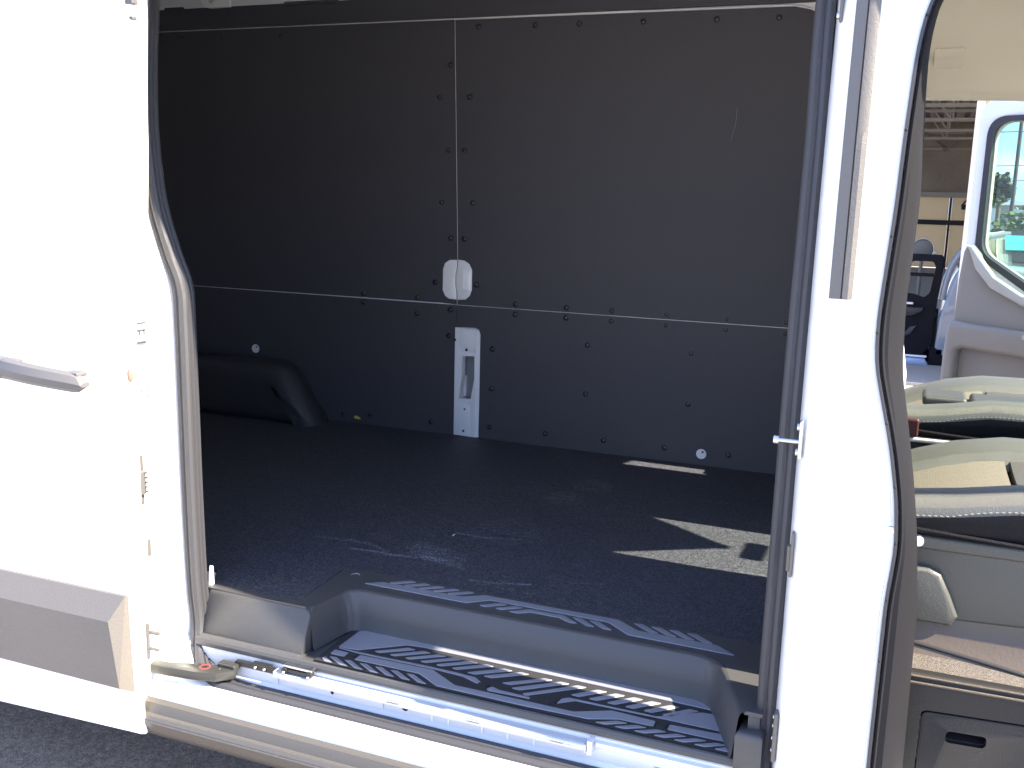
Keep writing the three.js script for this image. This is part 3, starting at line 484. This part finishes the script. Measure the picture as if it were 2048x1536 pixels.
// ================================================================ cab of the van
// ---- headliner, far door frame
{
  const prof = [[-1.765, 2.012], [-1.755, 2.032], [-1.70, 2.065], [-1.62, 2.115], [-1.50, 2.19], [-1.38, 2.255], [-1.2, 2.32], [-.87, 2.35], [-.54, 2.32], [-.36, 2.255], [-.24, 2.19], [-.14, 2.12]];
  const curve = new THREE.CatmullRomCurve3(prof.map(p => new THREE.Vector3(0, p[1], p[0]))).getPoints(60);
  const hl = P('headliner', loft([-.16, .0, .15, .3, .40, .48].map((x, i) => { const dy = -.016 * Math.max(0, x) - .25 * Math.max(0, x - .3) ** 1.3; return [...curve.map(p => [x, p.y + dy, p.z]), ...curve.slice().reverse().map(p => [x, p.y + dy + .012, p.z - .004])]; }), { crease: 1 }), M.headliner, 'beige cloth headliner');
  const hlp = (u, v) => { const i = Math.round(v * 60), p = curve[i]; return [u, p.y - .016 * Math.max(0, u) - .002, p.z + .001]; };
  const ringPts = [[-.008, .32], [-.004, .335], [.01, .34], [.06, .34], [.075, .335], [.08, .32], [.084, .28], [.075, .268], [.0, .268], [-.012, .28]];
  const atProf = (z) => { let b = curve[0]; for (const p of curve) if (Math.abs(p.z - z) < Math.abs(b.z - z)) b = p; return b.y; };
  const quad = (x, z) => [x, atProf(z) - .0035 - .016 * Math.max(0, x), z];
  part(hl, 'grip_cover', loft([0, .12, .5, .88, 1].map((t, i) => { const z = -1.64 + .075 * t, e = i === 0 || i === 4 ? .008 : 0, p = quad(0, z); return [[-.012 + e, p[1] + .004, z], [-.011 + e, p[1] - .0028, z + .002], [.078 - e, p[1] - .0028, z + .002], [.079 - e, p[1] + .004, z]]; })), M.headliner);
  part(hl, 'hook', [box(-.022, -.006, 2.205, 2.24, -1.475, -1.455, .004)], M.headliner);
  P('cab_side_far', [ext('z', [[-.10, .5], [.0, .5], [.0, 1.1], [-.035, 1.3], [-.035, 2.02], [.0, 2.03], [.45, 2.0], [.9, 1.62], [1.0, 1.55], [1.10, 1.55], [.6, 2.08], [.5, 2.14], [-.10, 2.14]], -1.83, -1.772, { bevel: .006 }), box(-.1, 1.15, .42, .62, -1.83, -1.78, .01)], M.paint);
  P('cab_side_near', [loft([[.50, 2.10, .02], [.9, 1.68, .03], [1.30, 1.24, .05]].map(([x, y, w]) => [[x, y, -.22], [x + w, y + .02, -.22], [x + w, y + .02, -.14], [x, y, -.14]])), box(1.05, 1.2, .5, 1.25, -.12, .08, .02)], M.paint);
  P('cab_trim_and_blocker', [box(-.12, -.085, .7, 2.2, -1.742, -1.66, .01), box(-.14, -.06, .7, 1.19, -1.74, -1.60, .02)], M.greyPlastic);  // pillar trim; lower box added to cut off the sun strip along the wall
}
// ---- windshield with frit and mirror, nose
{
  const ws = P('windshield', loft([[.46, 2.05, .30], [1.30, 1.21, .12]].map(([x, y, m]) => [[x, y, -m], [x + .004, y + .004, -m], [x + .004, y + .004, -1.74 + m], [x, y, -1.74 + m]])), M.glass);
  const F = (u, z) => [.46 + .84 * u, 2.05 - .84 * u, z];
  part(ws, 'sensor_shade', loft([[0, .40], [.1, .30], [.16, .18], [.22, .12], [.30, .03], [.325, .012]].map(([u, h]) => { const a = F(u, -.842 + h), b = F(u, -.842 - h); return [a, b, [b[0] - .006, b[1] - .006, b[2]], [a[0] - .006, a[1] - .006, a[2]]]; })), M.frit);
  part(ws, 'rear_mirror', [box(.724, .750, 1.69, 1.745, -.912, -.769, .012)], M.dark);
  P('nose', [loft([[1.28, 1.22], [1.6, 1.12], [2.05, .98], [2.25, .7], [2.25, .4]].map(([x, y]) => [[x, y, -.04], [x, y, -1.70], [x - .05, y - .06, -1.70], [x - .05, y - .06, -.04]])), box(1.2, 2.2, .4, 1.0, -1.76, -1.70), box(1.2, 2.2, .4, 1.0, -.04, .02)], M.paint);
  P('dashboard', [ext('x', [[-.12, .9], [-.12, 1.12], [-.3, 1.19], [-1.44, 1.19], [-1.62, 1.12], [-1.62, .9]], .92, 1.30, { bevel: .03, seg: 3 })], M.greyPlastic);
}
// ---- seats
function seat(label, z0, z1, far) {
  const s = new THREE.Group(); s.name = 'cab_seat'; s.userData.label = label; van.add(s);
  const zm = (z0 + z1) / 2, w = (z1 - z0) / 2;
  const U = (n, g, m, l) => part(s, n, g, m, l);
  // cushion: bolsters either side rising forward, sunk centre
  const xs = [-.10, -.04, .04, .12, .22, .32, .42, .50, .55, .575];
  const crest = x => 1.058 + .096 * Math.sin(Math.min(1, Math.max(0, (x + .07) / .33)) * Math.PI * .5) - .04 * Math.max(0, (x - .45) / .12) ** 2;
  const bolster = sgn => loft(xs.map(x => { const c = sgn > 0 ? Math.max(crest(x), 1.118 + .1 * Math.min(.25, Math.max(0, x))) - .03 * Math.max(0, (x - .45) / .12) ** 2 : crest(x), e = zm + sgn * w; const q = (a, b) => [x, b, zm + sgn * (w - a)]; return [q(.0, c - .045), q(.004, c - .024), q(.02, c - .007), q(.045, c), q(.08, c - .004), q(.115, c - .018), q(.145, c - .04), q(.155, c - .055), q(.06, c - .07)]; }), { crease: 1 });
  U('bolster', bolster(1), M.leather); U('bolster', bolster(-1), M.leather);
  const front = x => loft(x.map(x => { const c = crest(x) - .036; return [-1, -.6, -.2, .2, .6, 1].map(k => [x, c - .006 * k * k * -1 - .004, zm + k * (w - .115)]).concat([[x, c - .05, zm + (w - .12)], [x, c - .05, zm - (w - .12)]]); }), { crease: 1 });
  U('seat_insert', front([-.10, -.04, .04, .10, .16, .205, .22]), M.fabric, 'woven beige seat insert');
  U('shaded_insert_front', front([.232, .26, .32, .42, .50, .55, .575]), M.shadedInsert);  // front of the insert drawn darker, its shadow put into the colour
  const sideC = (x, sg) => sg > 0 ? Math.max(crest(x), 1.118 + .1 * Math.min(.25, Math.max(0, x))) : crest(x);
  for (const sg of [1, -1]) U('side_skirt', loft(xs.map(x => { const c = sideC(x, sg), q = (a, b) => [x, b, zm + sg * (w - a)]; return [q(-.001, c - .042), q(-.003, c - .07), q(.004, 1.055), q(.012, 1.035), q(.05, 1.035), q(.05, c - .05)]; }), { crease: 1 }), M.leatherDark);
  U('skirt_fold', loft(xs.slice(1).map((x, i) => { const y = 1.064 - .012 * i * .35; return [[x, y + .004, z1 + .003], [x, y, z1 + .006], [x, y - .004, z1 + .003], [x, y, z1 - .004]]; })), M.leatherDark);
  const st = []; for (let x = -.02; x < .54; x += .0105) { const c = sideC(x, 1); st.push(box(x, x + .005, c - .038, c - .0366, z1 - .0015, z1 + .0012)); }
  U('stitching', st, M.thread);
  U('backrest', [ext('x', [[z0 + .0, .90], [z0 - .0, 1.4], [z0 + .02, 1.70], [z0 + .08, 1.78], [z1 - .06, 1.78], [z1 + .015, 1.70], [z1 + .024, 1.4], [z1 + .02, .90]], -.20, -.07, { bevel: .04, seg: 4 })], M.leather);
  if (z1 > -.5) U('sun_blocker', [box(-.19, -.06, .72, 1.25, -.17, -.112, .01)], M.bin);  // added unseen block that keeps sun off the step riser
  U('headrest', [box(-.19, -.09, 1.78, 1.96, zm - .13, zm + .13, .04)], M.leather);
  U('headrest_post', [cyl([-.14, 1.75, zm - .06], 'y', .007, .1), cyl([-.14, 1.75, zm + .06], 'y', .007, .1)], M.steel);
  return s;
}
const passengerSeat = seat('passenger seat nearer the pillar, leather bolsters and woven insert', -.675, -.130);
const driverSeat = seat('driver seat on the far side of the cab', -1.600, -1.055);
{
  // plastic pedestal cover of the passenger seat, with its rounded lobe
  const U = (n, g, m, l) => part(passengerSeat, n, g, m, l);
  U('pedestal_cover', [ext('z', [[-.05, .868], [-.05, 1.045], [.56, 1.045], [.56, .91], [.25, .885]], -.60, -.140, { bevel: .008, seg: 3 }),
    box(.05, .56, 1.018, 1.046, -.165, -.131, .008)], M.greyPlastic);
  U('pedestal_lobe', [ext('z', [[-.04, .874], [-.04, .985], [.075, .985], [.098, .975], [.118, .935], [.135, .895], [.124, .874]], -.2, -.118, { bevel: .012, seg: 4 })], M.greyPlastic);
  U('recline_knob', [cyl([.052, 1.036, -.128], 'z', .009, .02, 16)], M.whiteInk);
  U('seat_base', [box(-.02, .5, .72, .87, -.58, -.18)], M.bin);
  part(driverSeat, 'pedestal_cover', [ext('z', [[-.05, .80], [-.05, 1.035], [.56, 1.035], [.56, .80]], -1.55, -1.065, { bevel: .008 })], M.bin);
  part(driverSeat, 'armrest_edge', [box(.02, .2, 1.028, 1.040, -1.075, -1.040, .005)], M.doorTrimPale);
  part(driverSeat, 'buckle_and_shade', [box(-.01, .045, 1.045, 1.095, -1.052, -1.03, .006)], S([.05, .013, .01], .4));
  part(driverSeat, 'buckle_and_shade', [box(.18, .5, 1.10, 1.128, -1.36, -1.2, .012), box(.05, .17, 1.10, 1.13, -1.36, -1.22, .012)], M.greyPlastic);  // grey boxes on the cushion, shadow put into their colour
}
// ---- entry sill of the cab: tan panel, edge strips, riser with a pull
{
  P('cab_kick_panel', [ext('x', [[-.16, .90], [-.145, .90], [-.140, .866], [-.105, .815], [-.080, .792], [-.08, .70], [-.16, .70]], -.06, 1.0, { bevel: .002, seg: 1 })], M.tan, 'smooth tan panel under the passenger seat');
  P('kick_groove', tube([[-.02, .838, -.1215], [.05, .8335, -.1172], [.12, .8265, -.1125], [.2, .818, -.106], [.28, .808, -.0985], [.4, .79, -.085]], .0042, 24, 8), M.dark);
  P('cab_floor', box(-.1, 1.2, .695, .73, -1.77, -.1), M.bin);
  P('sill_strip', [ext('x', [[-.09, .765], [-.09, .794], [-.074, .7955], [-.066, .793], [-.062, .788], [-.062, .765]], .050, 1.0, { bevel: .0018, seg: 1 })], M.bin);
  P('sill_bead', [tube([[.055, .7885, -.0618], [.2, .790, -.0615], [.5, .792, -.0612]], .0026, 10, 6), tube([[.055, .7765, -.0588], [.2, .779, -.0585], [.5, .783, -.058]], .0028, 10, 6)], M.tan);
  const yT = .768;
  P('step_riser', [ext('z', [[.045, .42], [.045, yT], [1.0, yT + .012], [1.0, .42]], -.075, -.0625, { holes: [roundPoly([[.085, .42 + .03], [.085, .722], [.4, .738], [.4, .45]], .014).map(v => [v.x, v.y])] })], M.bin);
  const lid = P('bin_lid', [ext('z', [[.087, .452], [.087, .7195], [.398, .7355], [.398, .452]], -.075, -.0605, { bevel: .0018, r: .014, holes: [roundPoly([[.130, .664], [.132, .6915], [.206, .6945], [.205, .667]], .012).map(v => [v.x, v.y])] })], M.bin, 'dark storage lid with recessed finger pull');
  part(lid, 'finger_pull', [ext('z', [[.120, .652], [.122, .702], [.216, .706], [.215, .656]], -.098, -.092, {}), ext('x', [[-.094, .664], [-.094, .676], [-.075, .668], [-.075, .662]], .13, .206)], M.bin);
  P('riser_bracket', [box(.05, .058, .56, .68, -.066, -.052, .003)], M.greyPlastic);
}
// ---- driver door, standing ajar on the far side
{
  const A = 30 * Math.PI / 180, hx = 1.02, hz = -1.86;
  const dg = new THREE.Group(); dg.name = 'driver_door'; dg.userData.label = 'open driver door with glazed window and grey inner panel'; van.add(dg);
  dg.position.set(hx + .055 * Math.sin(A), 0, hz - .055 * Math.cos(A)); dg.rotation.y = -A + Math.PI;   // local +x runs from the hinge to the free edge, local -z faces the cab
  const D = (n, g, m, l) => part(dg, n, g, m, l);
  const win = roundPoly([[.955, 1.50], [.955, 2.005], [.50, 2.005], [.12, 1.56], [.12, 1.33], [.70, 1.345], [.86, 1.44]], [.05, .075, .1, .04, .03, .05, .06], 8);
  D('door_frame', ext('z', [[1.0, .60], [1.0, 2.0], [.985, 2.05], [.93, 2.085], [.48, 2.085], [.03, 1.56], [.0, 1.3], [.0, .48], [.95, .48]], -.035, .03, { bevel: .008, holes: [win.map(v => [v.x, v.y])] }), M.paint);
  const shr = (k) => { const c = new THREE.Vector2(.55, 1.65); return win.map(v => { const d = c.clone().sub(v); return [v.x + d.x / d.length() * k, v.y + d.y / d.length() * k]; }); };
  D('window_seal', ext('z', shr(-.004), -.042, -.004, { holes: [shr(.022)] }), M.seal);
  D('window_channel', ext('z', shr(.019), -.020, .0, { holes: [shr(.026)] }), M.doorTrimPale);
  D('window_glass', ext('z', shr(.020), -.006, -.002), M.doorGlass);
  const panel = (pts, z0, z1, b = .012, o = {}) => ext('z', pts, z0, z1, { bevel: b, seg: 4, ...o });
  D('upper_trim', panel([[.998, 1.235], [.994, 1.40], [.985, 1.505], [.975, 1.528], [.955, 1.532], [.925, 1.500], [.88, 1.40], [.76, 1.335], [.70, 1.315], [.3, 1.30], [.05, 1.30], [.05, 1.19], [.9, 1.20]], -.075, -.03), M.doorTrim);
  D('window_ledge', panel([[.972, 1.533], [.945, 1.530], [.905, 1.482], [.85, 1.42], [.74, 1.360], [.66, 1.347], [.2, 1.335], [.2, 1.30], [.66, 1.312], [.74, 1.322], [.86, 1.377], [.925, 1.445], [.955, 1.512]], -.092, -.06, .01), M.doorTrimPale);
  D('lower_trim', panel([[1.0, .70], [1.003, 1.10], [.996, 1.215], [.985, 1.243], [.9, 1.236], [.6, 1.228], [.1, 1.22], [.06, .66]], -.125, -.02, .02, { holes: [roundPoly([[.955, .78], [.955, 1.145], [.25, 1.12], [.25, .78]], .035).map(v => [v.x, v.y])] }), M.doorTrim);
  D('trim_pocket', [panel([[.957, .76], [.957, 1.147], [.24, 1.13], [.24, .76]], -.075, -.04, .006), panel([[.95, .78], [.94, 1.0], [.7, .93], [.25, .85], [.25, .78]], -.115, -.07, .012)], M.doorTrim);
  D('handle_recess', [box(.60, .70, 1.205, 1.222, -.135, -.118, .004)], M.doorTrimPale);
  D('door_clip', [box(.965, .972, 2.072, 2.084, -.043, -.034)], M.dark);
}

// ================================================================ what is seen through the cab
{
  const g = top('garage', 'open garage building with exposed roof joists beyond the van cab', 'garage');
  const conc = S([.32, .29, .25], .9, { bumpMap: rep(grainT, 1), bumpScale: .004 }), wallM = S([.42, .34, .25], .9, { map: rep(smudgeT, .4) }), deckM = S([.32, .27, .23], .7), joistM = S([.50, .46, .38], .6), lineM = S([.42, .38, .30], .7), lightP = S([.72, .62, .44], .8, { transmission: .55, thickness: 0 }), frameM = S([.02, .018, .016], .6);
  const zF = -8.2, zB = -28;
  part(g, 'concrete_floor', ext('y', [[-9, zF], [.36, zF], [1.18, zB], [-9, zB]], .004, .03), conc);
  part(g, 'side_wall', [ext('y', [[.36, zF], [.43, zF], [1.26, zB - .3], [1.18, zB - .3]], 0, 4.6)], S([.62, .58, .5], .85));
  part(g, 'back_wall', [ext('z', [[-9, 2.0], [1.17, 2.0], [1.17, 4.2], [-9, 4.2]], zB - .2, zB)], wallM);
  part(g, 'wall_truss_line', [box(-9, 1.16, 3.18, 3.24, zB, zB + .05), box(-9, 1.16, 3.60, 3.66, zB, zB + .04)], lineM);
  const tl = []; for (let x = -4; x < 1.2; x += 1.1) { for (const s of [-1, 1]) { const b = box(-.36, .36, -.02, .02, 0, .03); b.rotateZ(s * .72).translate(x + s * .26, 3.40, zB + .03); tl.push(b); } }
  part(g, 'wall_bracing', tl, deckM);
  part(g, 'ledge', [box(-9, 1.16, 1.93, 2.07, zB, zB + .12)], lineM);
  for (const [x0, x1] of [[-2.4, -.75], [-.72, .645], [.72, 1.15]]) for (const [y0, y1] of [[1.33, 1.93], [.05, 1.2]]) part(g, 'door_panel', box(x0, x1, y0, y1, zB - .03, zB), lightP);
  part(g, 'door_rail', [box(-9, 1.16, 1.2, 1.33, zB - .02, zB + .06), box(.65, .715, .03, 1.93, zB - .02, zB + .05)], frameM);
  part(g, 'wall_clamp', [box(.95, 1.14, 1.62, 1.76, zB + .02, zB + .16, .03), tube([[.95, 1.72, zB + .1], [1.05, 1.85, zB + .1], [1.13, 1.92, zB + .1]], .025, 10, 6)], frameM);
  // corrugated roof deck and open-web joists
  const dk = []; const pts = []; for (let x = -6; x <= .9; x += .30) { pts.push([x, 3.86], [x + .09, 3.86], [x + .15, 3.95], [x + .24, 3.95]); }
  const poly = pts.concat([[1.15, 4.1], [-6, 4.1]]);
  part(g, 'roof_deck', [ext('z', poly, zB, zF - .0)], deckM);
  for (const z of [-11.1, -14.2, -17.3, -20.4, -23.5, -26.4]) {
    const l = [box(-9, .36 - (z + 8.2) * .041, 3.36, 3.42, z - .05, z + .05), box(-9, .36 - (z + 8.2) * .041, 3.79, 3.85, z - .05, z + .05)];
    for (let x = -6; x < .3; x += .62) { const a = box(-.015, .015, -.24, .24, -.015, .015), b = a.clone(); a.rotateZ(.62).translate(x, 3.605, z); l.push(a, box(x + .17, x + .2, 3.42, 3.79, z - .015, z + .015)); }
    part(g, 'roof_joist', l, joistM);
  }
}
{
  // car with its black door open, just inside the garage
  const c = top('silver_car', 'silver car seen through the cab, its black lined door open', 'car');
  const sil = S([.24, .26, .29], .3, { clearcoat: 1, clearcoatRoughness: .05 }), blk = S([.008, .008, .011], .7, { specularIntensity: .3 }), wh = S([.75, .75, .74], .4, { clearcoat: .8 });
  const z = -9.5;
  const dw = roundPoly([[-.08, .76], [-.09, 1.06], [-.05, 1.125], [.16, 1.125], [.195, 1.06], [.16, .78], [.1, .72], [-.0, .755]], .03);
  const dr = part(c, 'car_door', ext('z', [[-.55, .13], [-.55, 1.19], [.235, 1.185], [.262, 1.15], [.228, .7], [.215, .25], [.12, .115]], z, z + .06, { bevel: .012, r: .02, holes: [dw.map(v => [v.x, v.y])] }), blk, 'black inner side of the open car door');
  part(dr, 'window_rail', [box(-.12, .17, .955, .99, z + .01, z + .04)], blk);
  part(dr, 'door_pull', [box(-.07, .0, .655, .685, z + .055, z + .075, .008)], M.steel);
  part(dr, 'door_armrest', [ext('z', [[-.5, .50], [.0, .54], [.1, .60], [.1, .64], [-.5, .62]], z + .05, z + .12, { bevel: .02 }), ext('z', [[-.1, .30], [.0, .34], [.06, .45], [-.02, .42]], z + .05, z + .09, { bevel: .015 })], S([.02, .021, .026], .5));
  part(dr, 'door_edge', [box(-.55, .18, .105, .128, z + .02, z + .075, .008)], wh);
  part(c, 'running_board', [ext('z', [[-.6, -.0 + .03], [-.6, .10], [.16, .10], [.2, .03]], z + .03, z + .12, { bevel: .008 })], S([.30, .38, .55], .35, { metalness: .3 }));
  part(c, 'car_body', [
    ext('z', [[.24, .12], [.26, .55], [.30, .70], [.36, .92], [.40, 1.05], [.50, 1.10], [1.2, 1.05], [1.9, .95], [2.0, .6], [1.95, .3], [1.5, .2], [1.46, .42], [1.3, .5], [1.12, .42], [1.06, .2], [.45, .12]], z - 1.7, z + .05, { bevel: .03, seg: 3 }),
  ], sil);
  part(c, 'roof_pillar', [tube([[.27, .72, z], [.30, .95, z], [.36, 1.13, z - .02], [.50, 1.32, z - .05], [.8, 1.42, z - .1]], .035, 20, 8), tube([[.31, .62, z + .02], [.36, .9, z + .01], [.44, 1.08, z]], .02, 16, 8)], sil);
  part(c, 'hinge_post', [box(.20, .25, .10, .62, z - .08, z + .03, .01), box(.205, .235, .54, .60, z + .02, z + .07, .006)], blk);
  part(c, 'wheel', [cyl([.05, .06, z - .3], 'z', .17, .2, 24)], blk); part(c, 'wheel', [cyl([1.28, .26, z - .2], 'z', .26, .2, 28)], blk);
  part(c, 'rocker', [box(.20, .34, .02, .22, z - .2, z + .05, .02)], blk);
  const f = top('floor_fan', 'round grey disc with pale rim behind the open black car door', 'fan');
  part(f, 'fan_cage', [new THREE.SphereGeometry(.122, 28, 16).scale(1, 1, .35).translate(.038, 1.19, -10.6)], S([.16, .15, .13], .5));
  part(f, 'fan_rim', [new THREE.TorusGeometry(.123, .009, 8, 40).translate(.038, 1.19, -10.58), box(-.13, -.08, 1.13, 1.17, -10.62, -10.56, .01), box(.155, .195, 1.14, 1.18, -10.62, -10.56, .01)], S([.6, .55, .45], .35, { metalness: .6 }));
  part(f, 'fan_stand', [cyl([.038, .55, -10.6], 'y', .02, 1.05), cyl([.038, .05, -10.6], 'y', .2, .04)], S([.16, .15, .13], .5));
}
{
  // parking lot through the door glass
  const carBody = [[-2.1, .28], [-2.15, .62], [-2.0, .85], [-1.25, .95], [-.65, 1.36], [.75, 1.40], [1.5, 1.0], [2.1, .9], [2.2, .55], [2.15, .28]];
  function parked(name, label, col, x, z, turn) {
    const c = top(name, label, 'car'); c.position.set(x, 0, z); c.rotation.y = turn;
    const m = S(col, .3, { clearcoat: 1, clearcoatRoughness: .05 });
    part(c, 'body', ext('z', carBody, -.85, .85, { bevel: .06, seg: 3, r: .12 }), m);
    for (const s of [-1, 1]) part(c, 'side_window', ext('z', [[-1.1, .97], [-.6, 1.29], [.68, 1.33], [1.2, 1.0]], s > 0 ? .83 : -.856, s > 0 ? .856 : -.83, { r: .05 }), M.frit);
    for (const [wx, wz] of [[-1.35, .74], [1.35, .74], [-1.35, -.74], [1.35, -.74]]) { const w = part(c, 'wheel', cyl([wx, .33, wz], 'z', .33, .22, 26), M.dark); part(w, 'rim', cyl([wx, .33, wz + .1 * Math.sign(wz)], 'z', .2, .04, 20), M.steel); }
    return c;
  }
  const near = parked('parked_car', 'blue grey parked car with teal windscreen sticker, seen through the driver door window', [.17, .20, .22], 1.72, -12.6, -Math.PI / 2);
  part(near, 'windscreen', ext('z', [[.80, 1.39], [1.42, 1.05], [1.43, 1.07], [.81, 1.41]], -.7, .7), M.frit);
  part(near, 'windscreen_sticker', new THREE.BoxGeometry(.34, .012, .34).rotateZ(-.5).translate(1.08, 1.272, .60), S([.035, .26, .28], .5));
  part(near, 'bonnet_crease', box(1.5, 2.1, .955, .962, -.5, -.47), M.dark);
  const lb = top('low_building', 'low white roofed building far off beyond the hedge', 'building');
  part(lb, 'wall', box(3, 16, 0, 1.95, -86, -80), S([.25, .24, .23], .8)); part(lb, 'roof', box(2.9, 16.2, 1.95, 2.25, -86.2, -79.8), S([.75, .75, .75], .6));
  for (let k = 0; k < 5; k++) part(lb, 'bay_door', box(3.6 + k * 2.4, 5.2 + k * 2.4, .1, 1.7, -80, -79.95), S([.5, .52, .55], .6));
  const hg = top('hedge', 'green hedge between the parked cars', 'hedge'); const leaf = S([.07, .11, .035], .8, { transmission: .2, thickness: 0 });
  const lg = []; const base = new THREE.PlaneGeometry(.16, .1);
  for (let i = 0; i < 2600; i++) { const x = 1.9 + rnd() * 6.5, t = rnd(), z = -30 + (rnd() - .5) * 1.2, y = t * (1.3 + .22 * Math.sin(x * 3) + .2 * rnd()); lg.push(base.clone().rotateX(rnd() * 3).rotateY(rnd() * 3).translate(x, y + .05, z)); }
  part(hg, 'leaves', lg, leaf).userData.kind = 'stuff';
  part(hg, 'stems', Array.from({ length: 40 }, () => cyl([2 + rnd() * 6.2, .4, -30 + (rnd() - .5) * .6], 'y', .015, .8, 6)), S([.1, .07, .05], .9)).userData.kind = 'stuff';
  const tr = top('broadleaf_tree', 'small bare topped tree beyond the parked cars', 'tree');
  part(tr, 'trunk', tube([[3.8, 0, -60], [3.85, 1.4, -60], [3.8, 2.4, -60]], .12, 10, 7), S([.12, .09, .07], .9));
  const cl = []; const b2 = new THREE.PlaneGeometry(.22, .16);
  for (let i = 0; i < 2200; i++) { const u = rnd() * 6.28, v = Math.acos(2 * rnd() - 1), r = Math.cbrt(rnd()) * (1 + .3 * Math.sin(u * 3 + v * 4)); cl.push(b2.clone().rotateX(rnd() * 3).rotateY(rnd() * 3).translate(3.8 + r * .62 * Math.sin(v) * Math.cos(u), 2.75 + r * .72 * Math.cos(v), -60 + r * Math.sin(v) * Math.sin(u))); }
  part(tr, 'crown', cl, S([.11, .12, .07], .8)).userData.kind = 'stuff';
  const po = top('utility_pole', 'slim dark utility pole with wires beyond the driver door window', 'pole');
  part(po, 'mast', cyl([2.76, 4.5, -36], 'y', .07, 9, 12, .05), S([.07, .055, .05], .9));
  part(po, 'crossbar', box(2.0, 3.5, 7.6, 7.72, -36.06, -35.94), S([.07, .055, .05], .9));
  for (const [y0, k] of [[3.1, 0], [2.6, 1], [4.2, 2]]) part(po, 'wire', tube([[-6, y0 - .2, -36], [2.76, y0, -36], [14, y0 + .6, -36]], .012, 16, 5), M.dark);
}

// ---------------------------------------------------------------- render
const renderer = new THREE.WebGLRenderer({ antialias: true });
renderer.toneMapping = THREE.LinearToneMapping; renderer.toneMappingExposure = EXPOSURE;
renderer.shadowMap.enabled = true;
renderer.setSize(1024, 768);
renderer.render(scene, camera);
